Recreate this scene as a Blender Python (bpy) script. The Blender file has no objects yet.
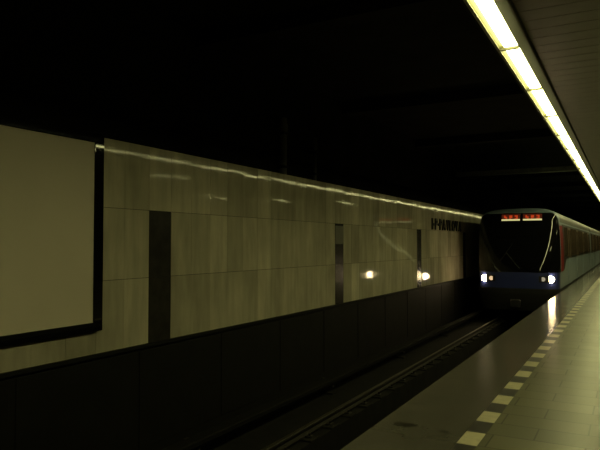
import bpy, bmesh, math, random
from mathutils import Vector, Matrix
random.seed(7)
R = math.radians
C = bpy.context.scene.collection
SC = bpy.context.scene

# ------------------------------------------------------------------ camera, world, exposure
cam_d = bpy.data.cameras.new('camera'); cam_d.sensor_width = 36.0; cam_d.lens = 36.0
cam_d.clip_start = 0.05; cam_d.clip_end = 300
cam = bpy.data.objects.new('camera', cam_d); C.objects.link(cam)
cam.location = (0.0, 0.0, 1.60)
cam.rotation_euler = (R(90 + 1.82), 0, R(28.66))
SC.camera = cam
w = bpy.data.worlds.new('world'); SC.world = w; w.use_nodes = True
w.node_tree.nodes['Background'].inputs[0].default_value = (0.001, 0.001, 0.001, 1)
w.node_tree.nodes['Background'].inputs[1].default_value = 1.0
SC.view_settings.view_transform = 'Standard'; SC.view_settings.look = 'None'
SC.view_settings.exposure = 0.0; SC.view_settings.gamma = 1.0
SC.view_settings.use_curve_mapping = False
LAMP = 18.0                      # radiance of the fluorescent diffusers
LAMP_COL = (1.0, 0.96, 0.40)

# ------------------------------------------------------------------ materials
def mat(name, col, rough=0.6, metal=0.0, spec=0.5, emit=None, strength=0.0, noise=0.0, nscale=6.0,
        stretch=(1, 1, 1), bump=0.0, rnoise=0.0, coat=0.0):
    m = bpy.data.materials.new(name); m.use_nodes = True
    nt = m.node_tree; b = nt.nodes['Principled BSDF']
    b.inputs['Base Color'].default_value = (*col, 1); b.inputs['Roughness'].default_value = rough
    b.inputs['Metallic'].default_value = metal; b.inputs['Specular IOR Level'].default_value = spec
    b.inputs['Coat Weight'].default_value = coat
    if emit:
        b.inputs['Emission Color'].default_value = (*emit, 1); b.inputs['Emission Strength'].default_value = strength
    if noise or bump or rnoise:
        tc = nt.nodes.new('ShaderNodeTexCoord'); mp = nt.nodes.new('ShaderNodeMapping')
        mp.inputs['Scale'].default_value = stretch
        n = nt.nodes.new('ShaderNodeTexNoise'); n.inputs['Scale'].default_value = nscale
        n.inputs['Detail'].default_value = 6
        nt.links.new(tc.outputs['Object'], mp.inputs[0]); nt.links.new(mp.outputs[0], n.inputs['Vector'])
        if noise:
            mr = nt.nodes.new('ShaderNodeMapRange')
            mr.inputs[1].default_value = 0.3; mr.inputs[2].default_value = 0.7
            mr.inputs[3].default_value = 1 - noise; mr.inputs[4].default_value = 1 + noise
            nt.links.new(n.outputs['Fac'], mr.inputs[0])
            mx = nt.nodes.new('ShaderNodeVectorMath'); mx.operation = 'SCALE'
            mx.inputs[0].default_value = col
            nt.links.new(mr.outputs[0], mx.inputs['Scale']); nt.links.new(mx.outputs[0], b.inputs['Base Color'])
        if rnoise:
            mr = nt.nodes.new('ShaderNodeMapRange')
            mr.inputs[1].default_value = 0.3; mr.inputs[2].default_value = 0.7
            mr.inputs[3].default_value = max(0.01, rough - rnoise); mr.inputs[4].default_value = rough + rnoise
            nt.links.new(n.outputs['Fac'], mr.inputs[0]); nt.links.new(mr.outputs[0], b.inputs['Roughness'])
        if bump:
            bp = nt.nodes.new('ShaderNodeBump'); bp.inputs['Strength'].default_value = bump
            bp.inputs['Distance'].default_value = 0.02
            nt.links.new(n.outputs['Fac'], bp.inputs['Height']); nt.links.new(bp.outputs[0], b.inputs['Normal'])
    return m

def stone_mat():
    """polished pale stone slabs, each slab a slightly different tone, with vertical stains"""
    m = mat('cladding_stone', (0.42, 0.37, 0.25), 0.10, spec=0.13)
    nt = m.node_tree; b = nt.nodes['Principled BSDF']
    g = nt.nodes.new('ShaderNodeNewGeometry')
    r1 = nt.nodes.new('ShaderNodeMapRange'); r1.inputs[3].default_value = 0.76; r1.inputs[4].default_value = 1.12
    nt.links.new(g.outputs['Random Per Island'], r1.inputs[0])
    tc = nt.nodes.new('ShaderNodeTexCoord'); mp = nt.nodes.new('ShaderNodeMapping')
    mp.inputs['Scale'].default_value = (1, 3.5, 0.6)
    nt.links.new(tc.outputs['Object'], mp.inputs[0])
    n1 = nt.nodes.new('ShaderNodeTexNoise'); n1.inputs['Scale'].default_value = 2.2; n1.inputs['Detail'].default_value = 8
    nt.links.new(mp.outputs[0], n1.inputs['Vector'])
    n2 = nt.nodes.new('ShaderNodeTexNoise'); n2.inputs['Scale'].default_value = 1.1; n2.inputs['Detail'].default_value = 4
    nt.links.new(tc.outputs['Object'], n2.inputs['Vector'])
    r2 = nt.nodes.new('ShaderNodeMapRange'); r2.inputs[1].default_value = .3; r2.inputs[2].default_value = .7
    r2.inputs[3].default_value = 0.84; r2.inputs[4].default_value = 1.12
    nt.links.new(n1.outputs['Fac'], r2.inputs[0])
    r3 = nt.nodes.new('ShaderNodeMapRange'); r3.inputs[1].default_value = .3; r3.inputs[2].default_value = .7
    r3.inputs[3].default_value = 0.85; r3.inputs[4].default_value = 1.1
    nt.links.new(n2.outputs['Fac'], r3.inputs[0])
    a = nt.nodes.new('ShaderNodeMath'); a.operation = 'MULTIPLY'
    nt.links.new(r1.outputs[0], a.inputs[0]); nt.links.new(r2.outputs[0], a.inputs[1])
    c = nt.nodes.new('ShaderNodeMath'); c.operation = 'MULTIPLY'
    nt.links.new(a.outputs[0], c.inputs[0]); nt.links.new(r3.outputs[0], c.inputs[1])
    mx = nt.nodes.new('ShaderNodeVectorMath'); mx.operation = 'SCALE'; mx.inputs[0].default_value = (0.52, 0.48, 0.36)
    nt.links.new(c.outputs[0], mx.inputs['Scale']); nt.links.new(mx.outputs[0], b.inputs['Base Color'])
    rr = nt.nodes.new('ShaderNodeMapRange'); rr.inputs[1].default_value = .3; rr.inputs[2].default_value = .7
    rr.inputs[3].default_value = 0.035; rr.inputs[4].default_value = 0.06
    nt.links.new(n1.outputs['Fac'], rr.inputs[0])
    ri = nt.nodes.new('ShaderNodeMath'); ri.operation = 'MULTIPLY_ADD'; ri.inputs[1].default_value = .02
    nt.links.new(g.outputs['Random Per Island'], ri.inputs[0]); nt.links.new(rr.outputs[0], ri.inputs[2]); nt.links.new(ri.outputs[0], b.inputs['Roughness'])
    return m

def floor_mat():
    m = mat('platform_stone', (0.2, 0.19, 0.14), 0.3)
    nt = m.node_tree; b = nt.nodes['Principled BSDF']; L = nt.links.new
    tc = nt.nodes.new('ShaderNodeTexCoord'); sp = nt.nodes.new('ShaderNodeSeparateXYZ'); L(tc.outputs['Object'], sp.inputs[0])
    def brick(wd, rh, c1, c2, mo, ms, off):
        k = nt.nodes.new('ShaderNodeTexBrick'); k.offset = off
        k.inputs['Scale'].default_value = 1.0; k.inputs['Brick Width'].default_value = wd; k.inputs['Row Height'].default_value = rh
        k.inputs['Mortar Size'].default_value = ms; k.inputs['Mortar Smooth'].default_value = 0.1
        k.inputs['Color1'].default_value = (*c1, 1); k.inputs['Color2'].default_value = (*c2, 1); k.inputs['Mortar'].default_value = (*mo, 1)
        L(tc.outputs['Object'], k.inputs['Vector']); return k
    ka = brick(0.70, 0.35, (.112, .110, .066), (.146, .141, .085), (.050, .046, .028), .007, 0.45)
    kb = brick(30.0, 0.70, (.095, .090, .075), (.105, .098, .082), (.06, .055, .038), .005, 0.0)
    gt = nt.nodes.new('ShaderNodeMath'); gt.operation = 'GREATER_THAN'; gt.inputs[1].default_value = -1.16
    L(sp.outputs['X'], gt.inputs[0])
    mx = nt.nodes.new('ShaderNodeMix'); mx.data_type = 'RGBA'
    L(gt.outputs[0], mx.inputs[0]); L(kb.outputs['Color'], mx.inputs[6]); L(ka.outputs['Color'], mx.inputs[7])
    n = nt.nodes.new('ShaderNodeTexNoise'); n.inputs['Scale'].default_value = 3.0; n.inputs['Detail'].default_value = 8
    L(tc.outputs['Object'], n.inputs['Vector'])
    mr = nt.nodes.new('ShaderNodeMapRange'); mr.inputs[1].default_value = .3; mr.inputs[2].default_value = .7
    mr.inputs[3].default_value = .92; mr.inputs[4].default_value = 1.07; L(n.outputs['Fac'], mr.inputs[0])
    last = mr.outputs[0]
    n2 = nt.nodes.new('ShaderNodeTexNoise'); n2.inputs['Scale'].default_value = 16.0; L(tc.outputs['Object'], n2.inputs['Vector'])
    for (sx, sy, rx, ry) in ((-1.76, 5.16, .105, .075), (-1.40, 5.13, .05, .035)):     # two old gum/tar spots
        v = nt.nodes.new('ShaderNodeVectorMath'); v.operation = 'SUBTRACT'; v.inputs[1].default_value = (sx, sy, 0)
        L(tc.outputs['Object'], v.inputs[0])
        v2 = nt.nodes.new('ShaderNodeVectorMath'); v2.operation = 'MULTIPLY'; v2.inputs[1].default_value = (1/rx, 1/ry, 0)
        L(v.outputs[0], v2.inputs[0])
        ln = nt.nodes.new('ShaderNodeVectorMath'); ln.operation = 'LENGTH'; L(v2.outputs[0], ln.inputs[0])
        ad = nt.nodes.new('ShaderNodeMath'); ad.operation = 'ADD'; L(ln.outputs['Value'], ad.inputs[0]); L(n2.outputs['Fac'], ad.inputs[1])
        q = nt.nodes.new('ShaderNodeMapRange'); q.inputs[1].default_value = 1.4; q.inputs[2].default_value = 1.55
        q.inputs[3].default_value = .25; q.inputs[4].default_value = 1; L(ad.outputs[0], q.inputs[0])
        ml = nt.nodes.new('ShaderNodeMath'); ml.operation = 'MULTIPLY'; L(last, ml.inputs[0]); L(q.outputs[0], ml.inputs[1]); last = ml.outputs[0]
    sr = nt.nodes.new('ShaderNodeMath'); sr.operation = 'MULTIPLY_ADD'; sr.inputs[1].default_value = -.30; sr.inputs[2].default_value = .5
    L(gt.outputs[0], sr.inputs[0]); L(sr.outputs[0], b.inputs['Specular IOR Level'])
    sc = nt.nodes.new('ShaderNodeVectorMath'); sc.operation = 'SCALE'; L(mx.outputs[2], sc.inputs[0]); L(last, sc.inputs['Scale'])
    L(sc.outputs[0], b.inputs['Base Color'])
    rr = nt.nodes.new('ShaderNodeMapRange'); rr.inputs[1].default_value = .3; rr.inputs[2].default_value = .7
    rr.inputs[3].default_value = .17; rr.inputs[4].default_value = .22; L(n.outputs['Fac'], rr.inputs[0])
    ra = nt.nodes.new('ShaderNodeMath'); ra.operation = 'MULTIPLY_ADD'; ra.inputs[1].default_value = .13
    L(gt.outputs[0], ra.inputs[0]); L(rr.outputs[0], ra.inputs[2]); L(ra.outputs[0], b.inputs['Roughness'])
    return m

M = dict(
    stone=stone_mat(), floor=floor_mat(),
    darkstone=mat('dark_stone', (.030, .027, .024), .22, noise=.25, nscale=5),
    greyplate=mat('grey_enamel', (.13, .13, .10), .3, noise=.1),
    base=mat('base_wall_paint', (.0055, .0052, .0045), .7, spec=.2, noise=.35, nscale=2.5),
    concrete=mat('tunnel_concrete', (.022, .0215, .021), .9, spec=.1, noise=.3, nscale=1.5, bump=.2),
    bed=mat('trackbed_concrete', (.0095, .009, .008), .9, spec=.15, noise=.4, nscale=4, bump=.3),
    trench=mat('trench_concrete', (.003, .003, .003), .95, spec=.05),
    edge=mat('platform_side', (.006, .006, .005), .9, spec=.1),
    dashw=mat('pale_tile', (.52, .48, .31), .32, noise=.12, nscale=12),
    dashd=mat('dark_tile', (.022, .020, .016), .36, noise=.2, nscale=12),
    slat=mat('ceiling_slat', (.27, .245, .20), .36, metal=.0, noise=.08),
    ceilback=mat('ceiling_void', (.02, .02, .02), .9),
    endplate=mat('lamp_end_plate', (.10, .095, .05), .6),
    flange=mat('lamp_flange', (.13, .128, .09), .5),
    housing=mat('lamp_housing', (.42, .41, .33), .45),
    reflector=mat('lamp_reflector_tray', (.14, .137, .06), .6),
    diffuser=mat('lamp_diffuser', (.8, .8, .75), .4, emit=LAMP_COL, strength=LAMP),
    black=mat('black_frame', (.005, .005, .006), .04, spec=.4),
    poster=mat('blank_poster', (.70, .63, .50), .45, noise=.03, nscale=1.2, spec=.3),
    letter=mat('letter_metal', (.012, .012, .012), .4),
    rail=mat('rail_steel', (.03, .026, .022), .6, metal=.5, noise=.2),
    railtop=mat('rail_polished', (.16, .15, .13), .4, metal=1.0),
    sleeper=mat('sleeper_concrete', (.016, .015, .013), .9, spec=.1, noise=.3, nscale=9),
    clip=mat('rail_fastening', (.014, .012, .010), .7, metal=.3),
    cover=mat('third_rail_cover', (.008, .0075, .0065), .8, spec=.1, noise=.2),
    pipe=mat('pipe_grey', (.20, .195, .185), .7, noise=.2),
    beam=mat('beam_paint', (.30, .28, .25), .6, noise=.25),
    tsilver=mat('train_grey_paint', (.27, .33, .38), .35),
    troof=mat('train_roof_paint', (.20, .26, .31), .45),
    tblue=mat('train_blue_paint', (.035, .048, .20), .28, coat=.3),
    tglass=mat('train_glass', (.006, .006, .007), .045, spec=.6),
    tside=mat('train_window_glass', (.085, .060, .038), .2, spec=.7),  # brown base colour stands in for the lit hall reflected in the glass
    tdoor=mat('train_door_dark', (.11, .080, .052), .35),
    tshade=mat('train_shoulder_shade', (.075, .072, .062), .5),  # roof shoulder's dark reflection painted in as a darker colour
    tmask=mat('train_mask_black', (.005, .005, .006), .06, spec=.5),
    tblack=mat('train_black', (.012, .012, .013), .5),
    tred=mat('train_red_paint', (.24, .010, .012), .45, spec=.2),
    chrome=mat('chrome', (.75, .74, .70), .12, metal=1.0),
    rubber=mat('rubber', (.012, .012, .012), .6),
    wheel=mat('wheel_steel', (.12, .11, .10), .45, metal=.8),
    head=mat('headlamp_lit', (1, 1, 1), .3, emit=(1.0, .76, .40), strength=70.0),
    head2=mat('headlamp_dim', (1, 1, 1), .3, emit=(1.0, .66, .38), strength=0.75),
    lens=mat('headlamp_lens_glint', (.75, .74, .72), .3, emit=(1.0, .86, .70), strength=0.22),  # weak emission imitates reflections on the unlit chrome inner lens
    led=mat('led_red', (.1, .01, .005), .4, emit=(1.0, .10, .02), strength=0.42),
    ledback=mat('led_board', (.03, .008, .006), .4, emit=(1.0, .14, .05), strength=0.045),
    reflbar=mat('reflection_bar', (.3, .28, .2), .4, emit=(1.0, .92, .40), strength=0.62),  # emission imitates the reflection under the displays, not a lit LED row
)

# ------------------------------------------------------------------ geometry helpers
class MB:
    def __init__(s): s.bm = bmesh.new(); s.mats = []
    def mi(s, m):
        if m not in s.mats: s.mats.append(m)
        return s.mats.index(m)
    def box(s, x0, x1, y0, y1, z0, z1, m, M4=None, bev=0.0):
        r = bmesh.ops.create_cube(s.bm, size=1.0)
        vs = r['verts']
        for v in vs:
            v.co = Vector(((x0+x1)/2 + v.co.x*(x1-x0), (y0+y1)/2 + v.co.y*(y1-y0), (z0+z1)/2 + v.co.z*(z1-z0)))
        k = s.mi(m); fs = {f for v in vs for f in v.link_faces}
        for f in fs: f.material_index = k
        if bev:
            es = list({e for v in vs for e in v.link_edges})
            rb = bmesh.ops.bevel(s.bm, geom=es, offset=bev, segments=1, affect='EDGES')
            for f in rb['faces']: f.material_index = k
            vs = list({v for f in fs if f.is_valid for v in f.verts} | {v for f in rb['faces'] for v in f.verts})
        if M4 is not None:
            for v in vs: v.co = M4 @ v.co
        return s
    def cyl(s, a, b, r, m, seg=16, r2=None):
        a, b = Vector(a), Vector(b); d = b - a
        q = d.to_track_quat('Z', 'Y').to_matrix().to_4x4()
        rr = bmesh.ops.create_cone(s.bm, cap_ends=True, segments=seg, radius1=r, radius2=r if r2 is None else r2, depth=d.length)
        T = Matrix.Translation((a+b)/2) @ q
        for v in rr['verts']: v.co = T @ v.co
        k = s.mi(m)
        for f in {f for v in rr['verts'] for f in v.link_faces}: f.material_index = k
        return s
    def prism_y(s, prof, y0, y1, m, seg=1):
        """closed profile of (x,z) points extruded along Y"""
        k = s.mi(m); rings = []
        for i in range(seg+1):
            y = y0 + (y1-y0)*i/seg
            rings.append([s.bm.verts.new((p[0], y, p[1])) for p in prof])
        n = len(prof)
        for a, b in zip(rings[:-1], rings[1:]):
            for j in range(n):
                f = s.bm.faces.new((a[j], a[(j+1) % n], b[(j+1) % n], b[j])); f.material_index = k
        for r in (rings[0], rings[-1]):
            f = s.bm.faces.new(r); f.material_index = k
        return s
    def grid(s, fn, us, vs, m, thick=None, inner=None):
        """surface patch fn(u,v); inner(u,v) gives the back side when it has thickness"""
        k = s.mi(m)
        A = [[s.bm.verts.new(fn(u, v)) for v in vs] for u in us]
        for i in range(len(us)-1):
            for j in range(len(vs)-1):
                f = s.bm.faces.new((A[i][j], A[i+1][j], A[i+1][j+1], A[i][j+1])); f.material_index = k
        if inner:
            B = [[s.bm.verts.new(inner(u, v)) for v in vs] for u in us]
            for i in range(len(us)-1):
                for j in range(len(vs)-1):
                    f = s.bm.faces.new((B[i][j], B[i][j+1], B[i+1][j+1], B[i+1][j])); f.material_index = k
            nu, nv = len(us), len(vs)
            loop = [(i, 0) for i in range(nu)] + [(nu-1, j) for j in range(1, nv)] + [(i, nv-1) for i in range(nu-2, -1, -1)] + [(0, j) for j in range(nv-2, 0, -1)]
            for p, q in zip(loop, loop[1:]+loop[:1]):
                f = s.bm.faces.new((A[p[0]][p[1]], B[p[0]][p[1]], B[q[0]][q[1]], A[q[0]][q[1]])); f.material_index = k
        return s
    def build(s, name, parent=None, smooth=False, loc=(0, 0, 0)):
        bmesh.ops.recalc_face_normals(s.bm, faces=s.bm.faces[:])
        me = bpy.data.meshes.new(name); s.bm.to_mesh(me); s.bm.free()
        for m in s.mats: me.materials.append(m)
        if smooth:
            for p in me.polygons: p.use_smooth = True
        o = bpy.data.objects.new(name, me); C.objects.link(o); o.location = loc
        if parent: o.parent = parent
        return o

def tag(o, label=None, cat=None, group=None, kind=None):
    if label: o['label'] = label
    if cat: o['category'] = cat
    if group: o['group'] = group
    if kind: o['kind'] = kind
    return o
def empty(name, loc, label, cat, group=None):
    o = bpy.data.objects.new(name, None); C.objects.link(o); o.location = loc; o.empty_display_size = .2
    return tag(o, label, cat, group)
def struct(o, label=None, cat=None): return tag(o, label, cat, kind='structure')
def copy_tree(o, parent=None):
    c = o.copy(); C.objects.link(c)
    if parent: c.parent = parent
    for ch in list(o.children): copy_tree(ch, c)
    return c
def smooth_angle(o, ang=35):
    me = o.data
    for p in me.polygons: p.use_smooth = True
    try: me.set_sharp_from_angle(angle=R(ang))
    except Exception: pass
    return o

# ------------------------------------------------------------------ the setting
Y0, Y1 = -4.0, 64.0
EDGE = -1.99; WX = -5.60; BX = -6.40; RAIL = -1.05; BED = -1.19; TCX = -3.41
XR = 9.0; CEIL = 3.70

b = MB(); b.box(EDGE, XR, Y0, Y1, -.16, 0, M['floor'])
floor = struct(b.build('floor'), 'grey stone platform floor with tile joints and a dashed warning stripe', 'floor')
# dashed warning stripe: alternating pale and dark tiles let into the paving
b = MB(); y = 4.185 - .35*20; k = 0
while y < 60:
    b.box(-1.236, -1.076, y, y+.35, -.003, .0012, M['dashw'] if k % 2 == 0 else M['dashd']); y += .35; k += 1
struct(b.build('trim_1'), 'row of pale and dark tiles along the platform edge', 'warning stripe')

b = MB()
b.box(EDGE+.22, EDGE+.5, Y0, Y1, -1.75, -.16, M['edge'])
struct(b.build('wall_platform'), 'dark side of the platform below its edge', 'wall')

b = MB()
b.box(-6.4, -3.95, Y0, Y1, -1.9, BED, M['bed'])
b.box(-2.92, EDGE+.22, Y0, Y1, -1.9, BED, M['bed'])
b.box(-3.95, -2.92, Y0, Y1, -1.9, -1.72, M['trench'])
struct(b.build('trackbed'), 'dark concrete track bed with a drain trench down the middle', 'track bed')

# low dark wall under the cladding, with a ledge and faint vertical joints
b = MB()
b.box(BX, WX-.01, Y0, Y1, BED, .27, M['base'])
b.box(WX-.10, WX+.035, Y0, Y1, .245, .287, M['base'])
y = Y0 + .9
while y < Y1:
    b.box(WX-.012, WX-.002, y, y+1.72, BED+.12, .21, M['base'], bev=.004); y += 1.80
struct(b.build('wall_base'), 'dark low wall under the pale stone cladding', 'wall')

# stone cladding: three rows of slabs, each slab set a hair off true
PITCH = .445; S0 = 6.05
rows = ((.29, 1.152), (1.158, 2.046), (2.052, 2.90))
b = MB(); strips = []
i0 = int((Y0-S0)/PITCH); i1 = int((Y1-S0)/PITCH)
for i in range(i0, i1):
    ya = S0 + i*PITCH
    for r, (za, zb) in enumerate(rows):
        if i % 13 == 0 and r < 2: continue
        cy, cz = ya+PITCH/2, (za+zb)/2
        T = (Matrix.Translation((WX, cy, cz)) @ Matrix.Rotation(R(random.gauss(0, .07)), 4, 'Y')
             @ Matrix.Rotation(R(random.gauss(0, .09)), 4, 'Z'))
        g = .0014 if i % 3 else .003
        b.box(-.05, 0, -PITCH/2+g, PITCH/2-g, -(zb-za)/2, (zb-za)/2, M['stone'], M4=T)
    if i % 13 == 0: strips.append(ya)
b.box(WX-.12, WX-.06, Y0, Y1, .29, 2.88, M['ceilback'])
struct(b.build('wall_left'), 'wall of pale polished stone slabs in three rows across the track', 'wall')
for n, ya in enumerate(strips):
    b = MB(); b.box(WX-.05, WX-.004, ya+.003, ya+PITCH-.003, .29, 1.152, M['darkstone']); b.box(WX-.05, WX-.004, ya+.003, ya+PITCH-.003, 1.158, 2.046, M['darkstone'])
    struct(b.build('trim_%d' % (n+2)), 'vertical dark stone strip let into the pale cladding', 'wall strip')

b = MB()
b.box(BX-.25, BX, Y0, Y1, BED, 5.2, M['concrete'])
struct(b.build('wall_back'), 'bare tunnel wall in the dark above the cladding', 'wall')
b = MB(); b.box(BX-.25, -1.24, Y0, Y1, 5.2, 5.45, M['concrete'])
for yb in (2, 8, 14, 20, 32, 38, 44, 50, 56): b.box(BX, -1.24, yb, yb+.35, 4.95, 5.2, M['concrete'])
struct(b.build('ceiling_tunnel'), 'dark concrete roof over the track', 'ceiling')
b = MB(); b.box(-1.262, -1.236, Y0, Y1, CEIL+.03, 5.25, M['ceilback'])
struct(b.build('trim_20'), 'dark fascia above the row of lamps', 'trim')
b = MB(); b.box(BX, -1.27, 25.6, 25.95, 4.48, 4.66, M['beam'])
struct(b.build('trim_21'), 'grey cross beam over the track above the train', 'beam')

# metal strip ceiling over the platform
b = MB(); y = Y0; p = .27
while y < Y1:
    b.box(-.855, XR, y+.005, y+p-.005, CEIL+.02, CEIL+.035, M['slat'], bev=.0)
    y += p
b.box(-1.236, XR, Y0, Y1, CEIL+.14, CEIL+.2, M['ceilback'])
struct(b.build('ceiling'), 'ceiling of narrow metal strips over the platform', 'ceiling')
b = MB(); b.box(XR, XR+.2, Y0, Y1, -.16, CEIL+.2, M['concrete']); struct(b.build('wall_right'), 'wall on the far side of the platform', 'wall')
b = MB(); b.box(BX-.25, XR+.2, Y0-.2, Y0, -1.9, 5.45, M['concrete']); struct(b.build('wall_rear'), 'end wall behind the camera', 'wall')
b = MB(); b.box(BX-.25, XR+.2, Y1, Y1+.2, -1.9, 5.45, M['concrete']); struct(b.build('wall_front'), 'end wall beyond the train', 'wall')

# ------------------------------------------------------------------ metro train
# local frame: origin on the rail top at the nose, +y towards the back, z above the rail
NOSE = 21.9
train = empty('metro_train', (TCX, NOSE, RAIL), 'grey and blue metro train with lit headlights arriving beside the platform', 'train')
HW = 1.36; DN = .75; NE = 4.0; ZT = 3.93; ZS = 3.42; LEN = 19.2
ZM0, ZM1 = 1.68, 3.73         # black front mask, bottom and top
def hw(z):
    if z < 1.0: return HW - .10*((1.0-z)/.65)**2
    base = HW - .05*max(0, (z-2.2)/(ZS-2.2))**2 if z <= ZS else HW - .05
    if z <= ZS: return base
    t = min(1, (z-ZS)/(ZT-ZS)); return base*(max(0, 1-t**3.2))**(1/3.2)
def setb(z):
    if z < 1.0: return .10*((1.0-z)/.65)**2
    if z < ZM0: return .0
    a = .30*((min(z, ZS)-ZM0)/(ZS-ZM0))**1.25
    if z > ZS: 
        t = min(1, (z-ZS)/(ZT-ZS)); a += .06*t + .55*(1-(max(0, 1-t**2.6))**(1/2.6))
    return a
def ne(z): return NE + 5.0*min(1, max(0, (z-ZM0)/(3.42-ZM0)))**1.2     # corners get tighter towards the roof
def front(ph, z, off=0.0):
    """point on the rounded nose; ph = 0 right side .. pi left side"""
    def p(ph, z):
        c, s = math.cos(ph), math.sin(ph); wz = hw(z); E = ne(z)
        return Vector((wz*math.copysign(abs(c)**(2/E), c), setb(z) + DN*(1-abs(s)**(2/E)), z))
    q = p(ph, z)
    if off:
        e = 1e-3; u = p(min(math.pi-1e-4, ph+e), z) - p(max(1e-4, ph-e), z); v = p(ph, z+e) - p(ph, z-e)
        n = u.cross(v)
        if n.length > 1e-12:
            n.normalize()
            if n.dot(Vector((q.x, q.y-3, 0))) < 0: n = -n
            q = q + n*off
    return q
def side(sx, y, z, off=0.0): return Vector((sx*(hw(z)+off), y, z))

zl = [.35, .5, .75, 1.0, 1.12, 1.3, 1.5, ZM0, 1.9, 2.2, 2.5, 2.8, 3.0, 3.2, ZS]
zl += [ZS + (ZT-ZS)*math.sin(R(a)) for a in (12, 24, 36, 47, 57, 66, 74, 81, 86, 89)]
NP = 48; phs = [math.pi*(.5-.5*math.cos(math.pi*i/NP)) for i in range(NP+1)]
# a point set that keeps corners dense
phs = [math.pi*i/NP for i in range(NP+1)]
def car_shell(mb, y_start, y_end, nose):
    rings = []
    for z in zl:
        ring = []
        wz = hw(z)
        if nose:
            ring.append((wz, y_end)); 
            ring += [tuple(front(ph, z)[:2]) for ph in phs]
            ring.append((-wz, y_end))
        else:
            ring += [(wz, y_end), (wz, y_start), (-wz, y_start), (-wz, y_end)]
        rings.append([mb.bm.verts.new((x, y, z)) for x, y in ring])
    n = len(rings[0])
    for a, c in zip(rings[:-1], rings[1:]):
        zc = (a[0].co.z + c[0].co.z)/2
        for j in range(n):
            f = mb.bm.faces.new((a[j], a[(j+1) % n], c[(j+1) % n], c[j]))
            cx = sum(v.co.y for v in f.verts)/4
            m = M['troof'] if zc > ZS else M['tsilver']
            if 3.36 < zc < 3.72 and (not nose or j == 0 or j > NP): m = M['tshade']  # side shoulder darkened in colour where it mirrors the dark
            if zc < 1.12: m = M['tblack']
            elif nose and zc < ZM0 and 1 <= j <= NP and cx < DN*.62: m = M['tblue']
            f.material_index = mb.mi(m)
    for r in (rings[0], rings[-1]):
        f = mb.bm.faces.new(r); f.material_index = mb.mi(M['tblack'] if r is rings[0] else M['troof'])
mb = MB(); car_shell(mb, 0, LEN, True); smooth_angle(mb.build('car_body', train), 50)
mb = MB(); car_shell(mb, LEN+.55, LEN+.55+19.2, False); smooth_angle(mb.build('car_body', train), 40)
mb = MB()
for k in range(6): mb.box(-1.05+.03*(k % 2), 1.05-.03*(k % 2), LEN+k*.55/6, LEN+(k+1)*.55/6, .7, 3.3, M['rubber'])
mb.build('gangway_bellows', train)

# black wrap-round front mask with the windscreen in it
def lim(v, a):                      # the mask's upper corners are rounded
    t = min(1, max(0, (v-3.05)/(ZM1-3.05))); return R(a) + R(58)*(1-math.sqrt(1-.98*t*t))
def span(u, v, a): return lim(v, a) + (math.pi-2*lim(v, a))*u
us = [i/56 for i in range(57)]; vs = [ZM0 + (ZM1-ZM0)*math.sin(math.pi/2*j/18) for j in range(19)]
mb = MB(); mb.grid(lambda u, v: front(span(u, v, 5), v, .012), us, vs, M['tmask'], inner=lambda u, v: front(span(u, v, 5), v, -.02))
o = mb.build('front_mask', train); smooth_angle(o, 40)
vs = [ZM0+.07 + (3.42-ZM0-.07)*j/16 for j in range(17)]
mb = MB(); mb.grid(lambda u, v: front(span(u, v, 10), v, .022), us, vs, M['tglass'], inner=lambda u, v: front(span(u, v, 10), v, .002))
ws = mb.build('windscreen', train); smooth_angle(ws, 40); ws['label'] = 'wide dark curved windscreen'
# wiper resting on the glass
mb = MB()
def onf(x, z, off=.04):
    lo, hi = .001, math.pi-.001
    for _ in range(40):
        m_ = (lo+hi)/2
        if front(m_, z).x > x: lo = m_
        else: hi = m_
    return front(lo, z, off)
mb.cyl(onf(.1, 1.80), onf(-.35, 2.35), .012, M['tblack'], 8); mb.cyl(onf(-.55, 2.05, .03), onf(-.15, 2.65, .03), .010, M['rubber'], 8)
mb.build('wiper', train)
# polished bead down the near edge of the windscreen
def bead(xs, name):
    mb = MB(); pts = [onf(x, z, .028) for x, z in xs]
    for p, q in zip(pts[:-1], pts[1:]): mb.cyl(p, q, .017, M['chrome'], 10)
    return mb.build(name, train, smooth=True)

# destination boards
for cx in (-.22, .50):
    pt = onf(cx, 3.58, .02); ty = pt.y - .015
    mb = MB(); mb.box(cx-.31, cx+.31, ty-.012, ty+.10, 3.49, 3.70, M['ledback'], bev=.006)
    board = mb.build('destination_display', train); board['label'] = 'lit red destination display'
    mb = MB(); mb.box(cx-.31, cx+.31, ty-.03, ty-.008, 3.475, 3.53, M['reflbar']); lb = mb.build('edge_reflection', board); lb['label'] = 'pale yellow glowing strip imitating a reflection along the lower edge'
    for lx in (-.20, -.02, .16):
        mb = MB(); pts = [(lx-.03, 0), (lx+.07, .0), (lx+.07, .11), (lx-.03, .11)]
        for j, (px, pz) in enumerate(((0, 0), (.05, 0), (0, .045), (.05, .045), (0, .09), (.05, .09))):
            if (j + int(lx*50)) % 5: mb.box(cx+lx+px-.026, cx+lx+px+.026, ty-.02, ty-.01, 3.548+pz-.023, 3.548+pz+.023, M['led'])
        lt = mb.build('led_character', board); lt['label'] = 'red LED dots'

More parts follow.
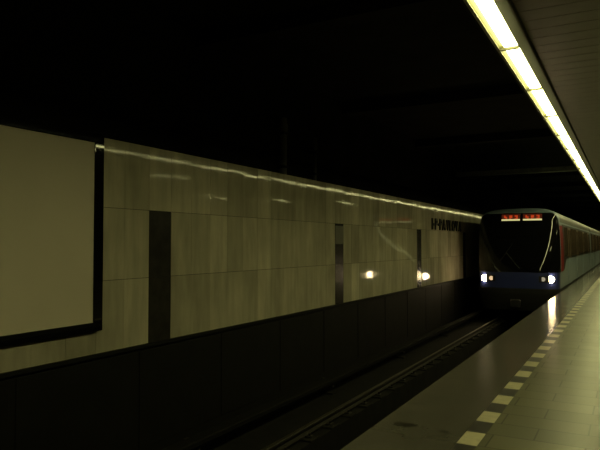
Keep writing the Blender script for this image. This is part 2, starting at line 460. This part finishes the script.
# headlamp clusters
for sx in (1, -1):
    xc = sx*1.06
    mb = MB(); c = onf(xc, 1.45, 0); d = onf(xc-sx*.22, 1.45, 0)
    us = [xc-sx*.34+sx*.48*i/10 for i in range(11)]
    mb.grid(lambda u, v: onf(u, v, .018), us, [1.34, 1.40, 1.50, 1.56], M['tblack'], inner=lambda u, v: onf(u, v, -.02))
    hl = mb.build('headlamp', train); hl['label'] = 'headlamp unit, outer lamp lit white'
    p = onf(xc+sx*.02, 1.45, .012); mb = MB(); mb.cyl(p+Vector((0, .06, 0)), p+Vector((0, -.02, 0)), .115, M['head'], 24); mb.build('lit_lens', hl)
    p = onf(xc-sx*.21, 1.45, .012); mb = MB(); mb.cyl(p+Vector((0, .05, 0)), p+Vector((0, -.012, 0)), .075, M['head2'] if sx < 0 else M['lens'], 24); mb.build('inner_lens', hl)
# bumper beam, coupler
mb = MB(); us = [R(20)+R(140)*i/30 for i in range(31)]
mb.grid(lambda u, v: front(u, v, .03), us, [.92, .97, 1.05, 1.10], M['tblack'], inner=lambda u, v: front(u, v, -.01)); mb.build('bumper', train)
mb = MB(); mb.cyl((0, .5, .62), (0, -.25, .62), .07, M['wheel'], 14); mb.box(-.16, .16, -.38, -.2, .48, .76, M['tblack'], bev=.03); mb.build('coupler', train)
mb = MB()
for y0 in (1.2,): mb.box(-1.0, 1.0, y0-.6, y0+2.9, .36, .62, M['tblack'])
mb.build('bogie_frame', train)
for yb in (1.4, 3.5, 15.2, 17.3):
    for sx in (1, -1):
        mb = MB(); mb.cyl((sx*.70, yb, .395), (sx*.83, yb, .395), .39, M['wheel'], 28); mb.build('wheel', train)

# sides: dark window band with swept lower edge, doors, red stripe
def band_low(y, ys):
    t = min(1, max(0, (y-ys-.15)/1.1)); t = t*t*(3-2*t)
    return ZM0 + .04 + (2.10-ZM0-.04)*t
for sx in (1, -1):
    for (ys, ye) in ((DN+.86, LEN-.25), (LEN+.80, LEN+19.5)):
        us = [ys + (ye-ys)*i/90 for i in range(91)]
        def fo(u, v, o_=.010): return side(sx, u, (band_low(u, ys) if ys < 5 else 2.10)*(1-v) + 3.36*v, o_)
        mb = MB(); mb.grid(fo, us, [j/6 for j in range(7)], M['tblack'], inner=lambda u, v: fo(u, v, -.02))
        o = mb.build('window_band', train); smooth_angle(o, 40)
        dy = (ye-ys)/4.0
        for k in range(4):
            yc = ys + dy*(k+.62)
            for q in (-1, 1):                                   # two leaves of each doorway
                ya, yb = (yc-.66, yc-.005) if q < 0 else (yc+.005, yc+.66)
                mb = MB(); mb.grid(lambda u, v: side(sx, u, v, .022), [ya, (ya+yb)/2, yb], [2.10, 2.4, 2.8, 3.30], M['tdoor'], inner=lambda u, v: side(sx, u, v, -.01))
                mb.grid(lambda u, v: side(sx, u, v, .022), [ya, (ya+yb)/2, yb], [1.12, 1.5, 1.8, 2.098], M['tsilver'], inner=lambda u, v: side(sx, u, v, -.01))
                dr = mb.build('door', train)
                mb = MB(); mb.grid(lambda u, v: side(sx, u, v, .028), [ya+.10, yb-.10], [2.16, 2.6, 3.20], M['tside'], inner=lambda u, v: side(sx, u, v, .01)); mb.build('door_window', dr)
            a = yc+.75; e = yc+dy-.75 if k < 3 else ye-.1
            spans = [(a, e)]
            if k == 0: spans.append((ys+.55 if ys < 5 else ys+.1, yc-.75))
            for (a, e) in spans:
                n = max(1, round((e-a)/1.3)); st = (e-a)/n
                for j in range(n):
                    mb = MB(); mb.grid(lambda u, v: side(sx, u, v, .022), [a+j*st+.04, a+(j+1)*st-.04], [2.20, 2.6, 3.28], M['tside'], inner=lambda u, v: side(sx, u, v, .002)); mb.build('side_window', train)
    mb = MB(); mb.grid(lambda u, v: side(sx, u, v, .016), [DN+.06, DN+.4, DN+.80], [ZM0+.02, 2.2, 2.7, 3.3], M['tred'], inner=lambda u, v: side(sx, u, v, -.01))
    o = mb.build('cab_door', train); o['label'] = 'red cab door just behind the front corner'

# ------------------------------------------------------------------ track
def rail_prof(cx, z0):
    h = RAIL - z0
    return [(cx-.065, z0), (cx+.065, z0), (cx+.065, z0+.012), (cx+.011, z0+.03), (cx+.011, z0+h-.045), (cx+.034, z0+h-.034), (cx+.034, z0+h-.008), (cx+.024, z0+h),
            (cx-.024, z0+h), (cx-.034, z0+h-.008), (cx-.034, z0+h-.034), (cx-.011, z0+h-.045), (cx-.011, z0+.03), (cx-.065, z0+.012)]
SLZ = BED + .033
for cx, lab in ((TCX-.755, 'long steel running rail nearest the tiled wall, with worn shiny top'),
                (TCX+.755, 'long steel running rail nearest the platform, hidden below its edge')):
    r = empty('running_rail', (cx, 0, SLZ), lab, 'rail', 'running rails')
    mb = MB(); mb.prism_y([(x-cx, z-SLZ) for x, z in rail_prof(cx, SLZ)], Y0, Y1, M['rail']); mb.build('rail_web', r)
    mb = MB(); mb.box(-.026, .026, Y0, Y1, RAIL-SLZ-.004, RAIL-SLZ+.001, M['railtop']); o = mb.build('rail_head', r); o['label'] = 'worn bright running surface'
# sleeper blocks under each rail
def sleeper(loc, sx):
    s = empty('sleeper_block', loc, 'short dark concrete sleeper block under the rail, one of a regular row', 'sleeper', 'sleeper blocks along the track')
    mb = MB(); mb.box(-.22, .22, -.14, .14, -.02, .03, M['sleeper'], bev=.012); mb.build('block', s)
    for q in (-1, 1):
        mb = MB(); mb.box(q*.115-.045, q*.115+.045, -.05, .05, .03, .052, M['clip'], bev=.006); mb.cyl((q*.125, 0, .05), (q*.125, 0, .085), .017, M['clip'], 8); mb.build('rail_clip', s)
    return s
s0 = None
for k in range(34):
    y = .2 + k*.68
    for cx in (TCX-.755,):
        if s0 is None: s0 = sleeper((cx, y, BED), 1)
        else: c = copy_tree(s0); c.location = (cx, y, BED)
# conductor rail with cover, wall side
t3x = -4.90
t3 = empty('conductor_rail', (t3x, 0, BED), 'covered conductor rail running along the foot of the dark wall', 'rail')
mb = MB(); mb.prism_y([(-.03, .17), (.03, .17), (.03, .185), (.012, .195), (.012, .225), (.035, .235), (.035, .255), (-.035, .255), (-.035, .235), (-.012, .225), (-.012, .195), (-.03, .185)], Y0, Y1, M['rail']); mb.build('rail_bar', t3)
mb = MB(); mb.prism_y([(-.095, .20), (-.08, .20), (-.08, .275), (.08, .275), (.08, .235), (.095, .235), (.095, .29), (.08, .305), (-.08, .305), (-.095, .29)], Y0, Y1, M['cover']); mb.build('cover', t3)
for k in range(6):
    y = 2.2 + k*4.0
    mb = MB(); mb.box(-.20, -.13, y-.05, y+.05, 0, .27, M['clip'], bev=.006); mb.box(-.16, .04, y-.04, y+.04, .12, .17, M['clip'], bev=.005); mb.box(-.22, .06, y-.09, y+.09, 0, .03, M['sleeper']); mb.build('bracket', t3)

# ------------------------------------------------------------------ things on the wall
bb = empty('billboard', (WX+.002, 2.6, .51), 'large blank pale billboard in a black frame at the left', 'billboard')
yl, yr, zb, zt = -2.55, 2.60, .06, 2.40          # local outer frame
fw = .105; fs = .14; d = .065
mb = MB()
for (a, b_, c, e) in ((yl, yr, zb, zb+fw), (yl, yr, zt-fw, zt), (yl, yl+fs, zb+fw, zt-fw), (yr-fs, yr, zb+fw, zt-fw)):
    mb.box(0, d, a, b_, c, e, M['black'], bev=.006)
o = mb.build('frame', bb); o['label'] = 'black glossy frame'
mb = MB(); mb.box(.0, .05, yl+fs-.004, yr-fs+.004, zb+fw-.004, zt-fw+.004, M['poster']); mb.build('panel', bb)

mb = MB(); mb.box(WX-.004, WX+.008, strips[[i for i, s in enumerate(strips) if s > 11][0]]+.01, strips[[i for i, s in enumerate(strips) if s > 11][0]]+PITCH-.01, 1.60, 2.0, M['greyplate'], bev=.002)
tag(mb.build('wall_plate'), 'grey plate covering the top of the second dark wall strip', 'plate')

# station name in raised letters
sign = empty('station_name', (WX+.004, 19.15, 2.075), 'dark raised letters of the station name high on the wall near the train', 'sign')
xcur = 0.0; H = .36
for ch in 'I.P.PAVLOVA':
    cu = bpy.data.curves.new('letter', 'FONT'); cu.body = ch; cu.size = .5; cu.extrude = .02; cu.offset = .018
    to = bpy.data.objects.new('tmp', cu); C.objects.link(to); bpy.context.view_layer.update()
    me = bpy.data.meshes.new_from_object(to.evaluated_get(bpy.context.evaluated_depsgraph_get()))
    bpy.data.objects.remove(to)
    xs = [v.co.x for v in me.vertices]; ys = [v.co.y for v in me.vertices]
    x0, x1 = min(xs), max(xs); y0, y1 = min(ys), max(ys)
    s = H/(.73*.5) if ch != '.' else 1.0
    wd = (x1-x0)*s*1.05
    for v in me.vertices:
        lx, ly, lz = (v.co.x-x0)*s*1.05, (v.co.y-(y0 if ch != '.' else 0))*s, v.co.z
        v.co = Vector((lz+.02, lx, ly))
    me.materials.append(M['letter'])
    o = bpy.data.objects.new('letter', me); C.objects.link(o); o.parent = sign; o.location = (0, xcur, H*.42 if ch == '.' else 0)
    xcur += wd + .085
print('sign length', xcur)

# pipes in the dark above the cladding
def pipe(y, r, z1, lab):
    t = empty('drain_pipe', (BX+.125, y, .275), lab, 'pipe', 'pipes above the wall')
    mb = MB(); mb.cyl((0, 0, 0), (0, 0, z1), r, M['pipe'], 18); mb.cyl((0, 0, z1*.93), (0, 0, z1*.93+.16), r+.02, M['pipe'], 18); mb.build('pipe_run', t, smooth=False)
    for z in (2.9, z1-.35):
        mb = MB(); mb.box(-.12, r+.01, -r-.03, r+.03, z, z+.05, M['clip']); mb.build('bracket', t)
pipe(10.75, .075, 3.95, 'thick grey pipe rising in the dark above the stone wall')
pipe(12.2, .035, 3.75, 'thin grey pipe right of the thick one above the stone wall')

# ------------------------------------------------------------------ ceiling lamps
UP = 1.95; LX0, LX1 = -1.19, -.995
def fixture(loc, label, group, name='fluorescent_light'):
    t = empty(name, loc, label, 'ceiling light', group)
    L = UP
    mb = MB()
    mb.box(-.222, -.192, .0, L, 0, .09, M['housing'])                      # track-side lip
    mb.prism_y([(0, .012), (.12, -.028), (.135, -.028), (.135, .09), (0, .09)], 0, L, M['flange'])   # sloped platform-side flange
    mb.prism_y([(-.192, .004), (-.148, .058), (0, .058), (0, .09), (-.192, .09)], 0, L, M['reflector'])  # reflector tray
    mb.build('housing', t)
    mb = MB(); mb.box(-.142, -.004, .055, L-.055, .010, .052, M['diffuser'], bev=.006); o = mb.build('diffuser', t); o['label'] = 'glowing diffuser'
    for ya in (0.0, L-.022):
        mb = MB(); mb.box(-.192, 0, ya, ya+.022, -.004, .058, M['endplate']); mb.build('end_plate', t)
    return t
proto = None; k = 0
ordn = ['nearest', 'second', 'third', 'fourth', 'fifth', 'sixth', 'seventh', 'eighth']
y = 6.71 - UP*5
while y < 60:
    if y < 4.0: lab = 'lit ceiling lamp panel over the platform edge, nearer than the frame shows'
    else:
        n = round((y-4.76)/UP)
        lab = ('lit ceiling lamp panel at the top edge of the picture, nearest of the row' if n == 0 else
               '%s lit ceiling lamp panel of the row, counted from the top of the picture' % ordn[n] if n < 8 else
               'small distant lit lamp panel in the ceiling row above the train')
    if proto is None: proto = fixture((LX1, y, CEIL), lab, 'row of lamp panels over the platform edge')
    else:
        c = copy_tree(proto); c.location = (LX1, y, CEIL); c['label'] = lab
    y += UP
# further lamps of the hall (seen as short bright reflections in the polished wall)
for i, (x, y) in enumerate(((.95, 13.0), (4.6, 20.2), (3.2, 23.3), (.95, 25.8))):
    c = copy_tree(proto); c.location = (x, y, CEIL-.09); c['label'] = 'lit lamp panel on the strip ceiling further into the hall, mirrored in the stone wall'; c['group'] = 'lamp panels in the hall'
